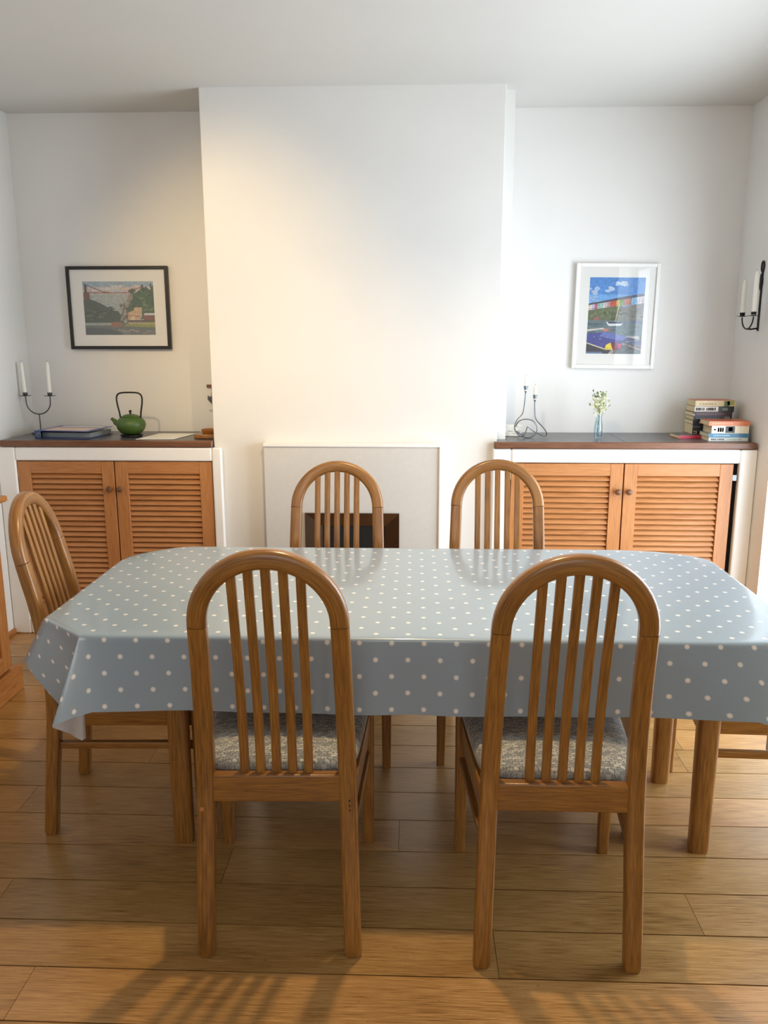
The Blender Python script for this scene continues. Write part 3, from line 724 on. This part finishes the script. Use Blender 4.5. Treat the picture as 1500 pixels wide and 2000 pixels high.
ring = [(.045*math.cos(a), .03*math.sin(a), .004) for a in [2*PI*k/30 for k in range(30)]]; b.tube(ring, .0028, 8, closed=True)
b.tube([(-.045, 0, .004), (.045, 0, .004)], .0026, 8); b.build('stem', 'greyiron', t)
arm = [(.064*math.cos(a), 0, .168+.064*math.sin(a)) for a in [PI+PI*k/24 for k in range(25)]]
arm = [(-.065, 0, .196)]+arm+[(.065, 0, .196)]
MB().tube(arm, .0032, 8).build('arms', 'greyiron', t)
for s in (-1, 1):
    b = MB(); cup(b, s*.065, 0, .197, .0125, .020, .030 if s > 0 else .030); b.build('candle_cup', 'greyiron', t)
candle(L0[0]-.065, L0[1], TZ+.204, .170, .0095, 'white taper candle in the left cup of the iron candlestick, left alcove', 'tapers on the left worktop', math.radians(-2.5))
candle(L0[0]+.065, L0[1], TZ+.204, .170, .0098, 'white taper candle in the right cup of the iron candlestick, left alcove', 'tapers on the left worktop')

t = thing('wall_sconce', (XR, 4.10, 1.55), 'black wrought iron two-candle sconce on the right wall', 'wall sconce')
b = MB()
b.box((-.0065, -.006, -.02), (-.001, .006, .26)); b.build('back_strap', 'black', t)
tw = [(-.006, math.sin(k*.9)*.0015, .17+.075*k/10) for k in range(11)]
MB().tube(tw, [.006+.003*math.sin(PI*k/10) for k in range(11)], 8).build('twisted_handle', 'black', t)
MB().tube([(-.005, .014*math.cos(a), .278+.024*math.sin(a)) for a in [2*PI*k/20 for k in range(20)]], .0040, 8, closed=True).build('hanging_ring', 'black', t)
arm = [(-.055, .068*math.cos(a), .045+.056*math.sin(a)) for a in [PI+PI*k/24 for k in range(25)]]
b = MB(); b.tube(arm, .0034, 8); b.tube([(-.004, 0, -.008), (-.035, 0, -.012), (-.056, 0, -.010)], .0042, 8); b.build('arm', 'black', t)
for s in (-1, 1):
    b = MB(); cup(b, -.055, s*.068, .048, .0125, .020, .026); b.build('candle_cup', 'black', t)
candle(XR-.055, 4.10+.068, 1.603, .170, .0105, 'ivory taper candle on the far arm of the wall sconce', 'tapers on the wall sconce')
candle(XR-.055, 4.10-.068, 1.603, .200, .0110, 'ivory taper candle on the near arm of the wall sconce, in front of its strap', 'tapers on the wall sconce')

# twin wire holder on the right worktop
wy = 4.14; X = lambda p: .553+(p-1028)*.00263-.60; Zp = lambda q: (TZ+.003)+(858-q)*.00262-.0*TZ-TZ
t = thing('wire_candle_holder', (.60, wy, TZ), 'looped silver wire holder with two candle cups beside the pipe boxing', 'candle holder')
def spline(pts, n=6):
    out = []
    P = [pts[0]]+pts+[pts[-1]]
    for i in range(1, len(P)-2):
        p0, p1, p2, p3 = [Vector(P[i+k]) for k in (-1, 0, 1, 2)]
        for k in range(n):
            u = k/n; out.append(.5*((2*p1)+(p2-p0)*u+(2*p0-5*p1+4*p2-p3)*u*u+(3*p1-p0-3*p2+p3)*u**3))
    out.append(Vector(P[-2])); return out
wa = [(1028, 774), (1027, 792), (1024, 812), (1014, 824), (1009, 838), (1014, 850), (1026, 857), (1040, 858), (1051, 849), (1051, 836), (1043, 826), (1029, 823), (1017, 827), (1011, 838)]
wb = [(1047, 791), (1048, 812), (1051, 825), (1064, 839), (1071, 850), (1068, 856), (1056, 852), (1044, 845), (1035, 838), (1031, 848), (1027, 855), (1022, 852), (1012, 846)]
MB().tube(spline([(X(a), -.008+.004*math.sin(k), Zp(q)) for k, (a, q) in enumerate(wa)]), .0029, 7).build('wire_loop', 'steel', t)
MB().tube(spline([(X(a), .006+.006*math.cos(k), Zp(q)) for k, (a, q) in enumerate(wb)]), .0029, 7).build('wire_loop', 'steel', t)
for (a, q), dy in (((1028, 774), -.008), ((1047, 791), .012)):
    MB().lathe([(.002, 0), (.007, .014), (.0115, .036), (.0105, .038), (.006, .018), (.001, .01)], (X(a), dy, Zp(q)-.002), 16).build('candle_cup', 'steel', t)
candle(.60+X(1028), wy-.008, TZ+Zp(774)+.012, .075, .0078, 'short white candle in the taller cup of the wire holder', 'short candles in the wire holder')
candle(.60+X(1047), wy+.012, TZ+Zp(791)+.012, .072, .0078, 'short white candle in the lower cup of the wire holder', 'short candles in the wire holder')
# small patterned card box behind it
t = thing('card_box', (.505, 4.24, TZ), 'small white card box with grey print behind the wire candle holder', 'box')
MB().box((-.045, -.03, 0), (.045, .03, .055)).build('box_body', 'paper', t, bevel=.001)
b = MB(); rr = random.Random(5)
for k in range(14):
    x = rr.uniform(-.04, .03); z = rr.choice((.012, .024, .036, .047)); b.box((x, -.0304, z), (x+rr.uniform(.004, .012), -.0300, z+.003))
b.build('printed_marks', plain('grey_ink', srgb(170, 172, 178), .7), t)

# ------------------------------------------------------------------ vase and flower
t = thing('bud_vase', (.920, 4.13, TZ), 'slim clear glass bud vase on the right worktop', 'vase')
MB().lathe([(.019, 0), (.021, .004), (.0215, .06), (.017, .085), (.0135, .10), (.016, .118), (.0145, .118), (.012, .10), (.0155, .085), (.0195, .06), (.019, .008), (.001, .006)], (0, 0, 0), 24).build('glass_body', 'vaseglass', t)
t = thing('flower_stem', (.920, 4.13, TZ+.01), 'single pale green and cream hydrangea-like bloom standing in the bud vase', 'flower')
MB().tube([(-.006, 0, 0), (-.001, .001, .05), (.002, 0, .10), (.001, 0, .145)], .0022, 7).build('stalk', 'leafgreen', t)
def petals(n, c, sp_, name, mat_, size, parent, seed):
    rr = random.Random(seed); b = MB()
    for _ in range(n):
        p = Vector((rr.gauss(0, 1)*sp_[0], rr.gauss(0, 1)*sp_[1], rr.gauss(0, 1)*sp_[2]))+Vector(c)
        q = Matrix.Rotation(rr.uniform(0, 6.28), 3, 'Z') @ Matrix.Rotation(rr.uniform(-1.2, 1.2), 3, 'X')
        i = len(b.v); s_ = size*rr.uniform(.7, 1.3)
        for a, r_, h in ((0, .1, 0), (50, .75, .2), (80, 1, .35), (100, 1, .35), (130, .75, .2)):
            a = math.radians(a); b.v.append(tuple(p+q @ Vector((math.cos(a)*r_*s_*.7, math.sin(a)*r_*s_ if r_ > .1 else 0, h*s_))))
        b.face([i, i+1, i+2, i+3, i+4], [(0, 0)]*5)
    return b.build(name, mat_, parent, smooth=False)
petals(300, (.002, 0, .158), (.016, .014, .022), 'petals', 'petal', .016, t, 2)
petals(60, (.004, 0, .200), (.017, .012, .010), 'green_petals', 'leafgreen', .014, t, 3)
petals(16, (.012, 0, .135), (.014, .01, .012), 'leaves', 'leafgreen', .015, t, 4)

# ------------------------------------------------------------------ books
def book(x0, y0, z, L, D, H, col, label, name='paperback_book', marks=None, top=None, rz=0.0, group='paperbacks on the right worktop', text=None, tcol=None):
    t = thing(name, (x0+L/2, y0+D/2, z), label, 'book', rz, group)
    cm = plain('book_cover', srgb(*col), .4, noise=.05, coat=.2); tm = plain('book_cover_top', srgb(*top), .4, noise=.05, coat=.2) if top else cm
    b = MB(); c = .0011
    b.box((-L/2, -D/2, 0), (L/2, D/2, c)); b.box((-L/2, -D/2, c), (L/2, -D/2+c, H-c)); b.cur = 1; b.box((-L/2, -D/2, H-c), (L/2, D/2, H))
    b.build('cover', [cm, tm], t)
    MB().box((-L/2+.0015, -D/2+c, c), (L/2-.0015, D/2-.002, H-c)).build('pages', 'pages', t)
    for mk in (marks or []):
        (u0, v0, u1, v1), mc = mk
        MB().box((-L/2+u0*L, -D/2-.0004, v0*H), (-L/2+u1*L, -D/2+.0002, v1*H)).build('spine_print', plain('ink', srgb(*mc), .5, noise=.1, nscale=200), t)
    if text:
        cu = bpy.data.curves.new('title_lettering', 'FONT'); cu.body = text[0]; cu.size = H*text[1]; cu.extrude = .0002; cu.align_y = 'CENTER'
        to = bpy.data.objects.new('tmp', cu); C.objects.link(to); dg = bpy.context.evaluated_depsgraph_get()
        me = bpy.data.meshes.new_from_object(to.evaluated_get(dg)); C.objects.unlink(to); bpy.data.objects.remove(to)
        o = bpy.data.objects.new('title_lettering', me); C.objects.link(o); o.parent = t; me.materials.clear(); me.materials.append(plain('title_ink', srgb(*tcol), .5))
        o.location = (-L/2+text[2]*L, -D/2-.0003, H*.5); o.rotation_euler = (PI/2, 0, 0)
    return t
def dashes(u0, u1, n, v0, v1, c, seed=1):
    rr = random.Random(seed); out = []; w_ = (u1-u0)/n
    for k in range(n): out.append(((u0+k*w_, v0, u0+k*w_+w_*rr.uniform(.5, .85), v1), c))
    return out
def stack(z, items):
    for it in items:
        it['z'] = z; z += it['H']+.0002; book(**it)
yB, yA_ = 4.030, 4.175
W_, K_ = (230, 226, 216), (28, 28, 32)
stack(TZ, [
 dict(x0=1.432, y0=yB, L=.190, D=.130, H=.0175, col=(214, 214, 206), label='off-white paperback at the bottom of the front stack', marks=dashes(.06, .40, 7, .3, .7, (90, 90, 96), 2)+dashes(.48, .84, 9, .36, .62, (120, 150, 130), 3)),
 dict(x0=1.430, y0=yB-.002, L=.194, D=.132, H=.0195, col=(62, 122, 154), label='teal blue paperback, second from the bottom of the front stack', marks=dashes(.12, .54, 10, .32, .68, (170, 200, 214), 4)),
 dict(x0=1.444, y0=yB+.001, L=.178, D=.128, H=.0375, col=(226, 214, 186), label='thick cream paperback with a dark photo on its spine under the orange one', marks=[((0, 0, .36, 1), (238, 232, 222)), ((.37, .08, .62, .92), (74, 78, 78)), ((.45, .3, .56, .8), (150, 150, 146)), ((.06, .4, .11, .6), (60, 60, 60)), ((.78, .0, .785, 1), (190, 170, 130))]+dashes(.16, .34, 3, .2, .75, (170, 160, 140), 6)),
 dict(x0=1.428, y0=yB-.003, L=.196, D=.134, H=.0215, col=(214, 120, 76), top=(200, 104, 62), label='orange paperback on top of the front stack', marks=dashes(.08, .6, 8, .34, .66, (236, 176, 140), 7))])
book(1.315, 4.130, TZ, .115, .120, .017, (190, 40, 66), 'small red book lying at the left foot of the tall stack', rz=.10, top=(70, 76, 80))
stack(TZ, [
 dict(x0=1.440, y0=yA_+.012, L=.165, D=.115, H=.016, col=(150, 150, 60), label='olive green paperback at the bottom of the tall stack'),
 dict(x0=1.400, y0=yA_+.002, L=.190, D=.130, H=.050, col=(40, 36, 40), label='thick dark paperback low in the tall stack, two below the black ones', marks=[((.02, .08, .12, .34), (196, 180, 160)), ((.0, .72, .2, .8), (90, 120, 130)), ((.02, .14, .10, .26), (70, 40, 34))]),
 dict(x0=1.398, y0=yA_-.002, L=.192, D=.130, H=.0205, col=K_, label='black paperback lettered in white beneath the grey-flecked one', marks=dashes(.38, .72, 9, .35, .65, (150, 150, 154), 9), text=('LILY', .80, .16), tcol=(216, 214, 208)),
 dict(x0=1.400, y0=yA_, L=.190, D=.128, H=.0205, col=(34, 38, 42), label='black paperback with a pale grey block on its spine, mid tall stack', marks=dashes(.08, .7, 9, .36, .62, (110, 118, 120), 10)+[((.80, .12, .95, .88), (120, 128, 130))]),
 dict(x0=1.396, y0=yA_-.001, L=.194, D=.130, H=.0195, col=(52, 34, 40), label='dark maroon paperback, third from the top of the tall stack', marks=dashes(.10, .82, 11, .4, .66, (150, 108, 120), 11)+[((.0, .2, .05, .5), (200, 196, 196))]),
 dict(x0=1.402, y0=yA_-.003, L=.194, D=.130, H=.0295, col=(30, 28, 30), label='black and white spined paperback, second from the top of the tall stack', marks=[((.0, .12, .60, .94), (226, 222, 214))]+dashes(.03, .26, 6, .28, .76, (120, 118, 116), 12)+dashes(.30, .55, 6, .28, .76, (90, 90, 90), 13)+[((.70, .3, .84, .72), (110, 130, 124))]),
 dict(x0=1.404, y0=yA_-.004, L=.196, D=.132, H=.0285, col=(206, 188, 142), top=(188, 96, 66), label='beige paperback with a red-brown cover on top of the tall stack', marks=[((.72, 0, .86, .9), (84, 104, 60)), ((.80, .2, .97, 1), (150, 160, 96))]+dashes(.1, .55, 6, .3, .5, (170, 140, 96), 14)),
])

# ------------------------------------------------------------------ things on the left worktop
t = thing('teapot', (-1.450, 4.155, TZ+.012), 'round green cast-iron teapot with tall looped handle', 'teapot')
MB().lathe([(.032, 0), (.052, .006), (.068, .026), (.074, .048), (.070, .066), (.058, .080), (.045, .087), (.043, .088)], (0, 0, 0), 36).build('body', 'green', t)
MB().lathe([(.044, .085), (.046, .089), (.036, .096), (.016, .101), (.001, .102)], (0, 0, 0), 30).build('lid', 'green', t)
MB().lathe([(.005, .100), (.0045, .108), (.007, .113), (.007, .120), (.001, .123)], (0, 0, 0), 14).build('lid_knob', 'black', t)
MB().tube([(-.060, 0, .050), (-.078, 0, .058), (-.090, 0, .072), (-.100, 0, .079)], [.018, .014, .009, .0075], 14).build('spout', 'green', t)
hp = spline([(-.052, 0, .078), (-.056, 0, .11), (-.066, 0, .165), (-.063, 0, .195), (-.045, 0, .208), (0, 0, .211), (.045, 0, .208), (.063, 0, .192), (.064, 0, .160), (.055, 0, .11), (.052, 0, .078)], 5)
MB().tube(hp, .0042, 10).build('handle', 'black', t)
t = tag(MB().lathe([(.050, 0), (.056, .003), (.056, .009), (.050, .0115), (.030, .0115), (.028, .006), (.001, .006)], (0, 0, 0), 30).build('trivet', 'black'), 'round black iron trivet under the teapot', 'trivet')
t.location = (-1.450, 4.155, TZ)
t = thing('ring_binder', (-1.745, 4.165, TZ), 'blue ring binder with pink and white cover sheet lying by the candlestick', 'binder', math.radians(-8))
b = MB(); b.box((-.150, -.128, 0), (.140, .128, .0025)); b.box((-.150, -.128, .036), (.140, .128, .0385)); b.box((-.152, -.128, .0), (-.149, .128, .0385)); b.box((-.149, -.128, .0025), (-.118, -.1255, .036)); b.build('cover', 'binder', t, bevel=.001)
MB().box((-.130, -.095, .004), (.134, .118, .026)).build('sheets', plain('sleeves', srgb(128, 138, 140), .35, coat=.3), t)
MB().box((-.118, -.100, .0386), (.112, .100, .0391)).build('cover_sheet', plain('cover_sheet', srgb(226, 196, 178), .5), t)
MB().box((-.118, .055, .0392), (.112, .100, .0395)).build('title_strip', plain('title_strip', srgb(236, 226, 220), .5), t)
MB().box((-.118, .030, .0392), (.112, .052, .0395)).build('blue_strip', plain('blue_strip', srgb(84, 96, 160), .5), t)
MB().lathe([(.011, 0), (.013, -.001), (.006, -.0012), (.005, 0)], (-.128, -.128, .016), 16, 'y').build('finger_ring', 'steel', t)
t = tag(MB().poly([(-.115, -.13), (.075, -.12), (.125, .13), (-.075, .125)], 0, .0012, 'xy').build('paper_sheet', 'paper'), 'white sheet of paper lying flat right of the teapot', 'paper'); t.location = (-1.270, 4.150, TZ)
t = tag(MB().box((-.055, -.09, 0), (.052, .09, .020), 'y').build('wooden_board', 'oak', bevel=.004), 'small rectangular wooden board against the chimney breast side', 'board'); t.location = (-1.046, 4.14, TZ)
t = thing('wooden_dish', (-1.040, 4.15, TZ+.0202), 'shallow round brown wooden dish on the small wooden board', 'dish')
MB().lathe([(.038, 0), (.043, .006), (.046, .018), (.042, .018), (.036, .008), (.001, .006)], (0, 0, 0), 28).build('bowl', 'oldpine', t)
t = thing('wall_ornament', (-1.085, YA-.002, 1.24), 'small wooden hanger with a grey metal cut-out on hooks, beside the chimney breast', 'wall ornament')
MB().box((-.025, -.012, 0), (.032, 0, .016), 'x').build('wooden_bar', 'darkwood', t, bevel=.002)
MB().tube([(0, -.008, 0), (.003, -.010, -.02), (-.002, -.010, -.04)], .0014, 6).build('hanging_wire', 'steel', t)
MB().poly([(-.020, -.04), (-.010, -.05), (.002, -.042), (.016, -.045), (.022, -.06), (.016, -.078), (.0, -.085), (-.012, -.075), (-.022, -.062)], -.010, -.008, 'xz').build('metal_cutout', 'greyiron', t)
MB().tube(spline([(0, -.009, -.082), (.004, -.009, -.10), (.002, -.009, -.118), (-.008, -.009, -.124), (-.014, -.009, -.116)], 5), .0016, 6).build('hook', 'steel', t)

# ceiling spotlight (just above the picture) that throws the warm pool on the chimney breast
t = thing('ceiling_spotlight', (SPOT.x, SPOT.y, ZC), 'small white adjustable spotlight on the ceiling', 'spotlight')
MB().lathe([(.045, 0), (.045, -.012), (.02, -.018), (.012, -.035)], (0, 0, 0), 24).build('base', 'whitepvc', t)
d = (Vector((-0.95, 4.0, 1.70))-SPOT).normalized(); q = d.to_track_quat('Z', 'Y').to_matrix().to_4x4()
b = MB().lathe([(.026, -.09), (.030, -.085), (.034, -.012), (.036, -.010), (.034, -.010), (.028, -.075)], (0, 0, 0), 24)
o = b.build('shade', 'whitepvc', t); o.matrix_local = Matrix.Translation((0, 0, SPOT.z-ZC)) @ q

t = thing('ceiling_lamp', (LAMP.x, LAMP.y, ZC), 'small white ceiling downlight above the middle of the table', 'lamp')
MB().lathe([(.05, 0), (.05, -.012), (.015, -.016), (.012, -.03), (.030, -.045), (.042, -.115), (.040, -.115), (.028, -.05), (.001, -.04)], (0, 0, 0), 28).build('shade', 'whitepvc', t)
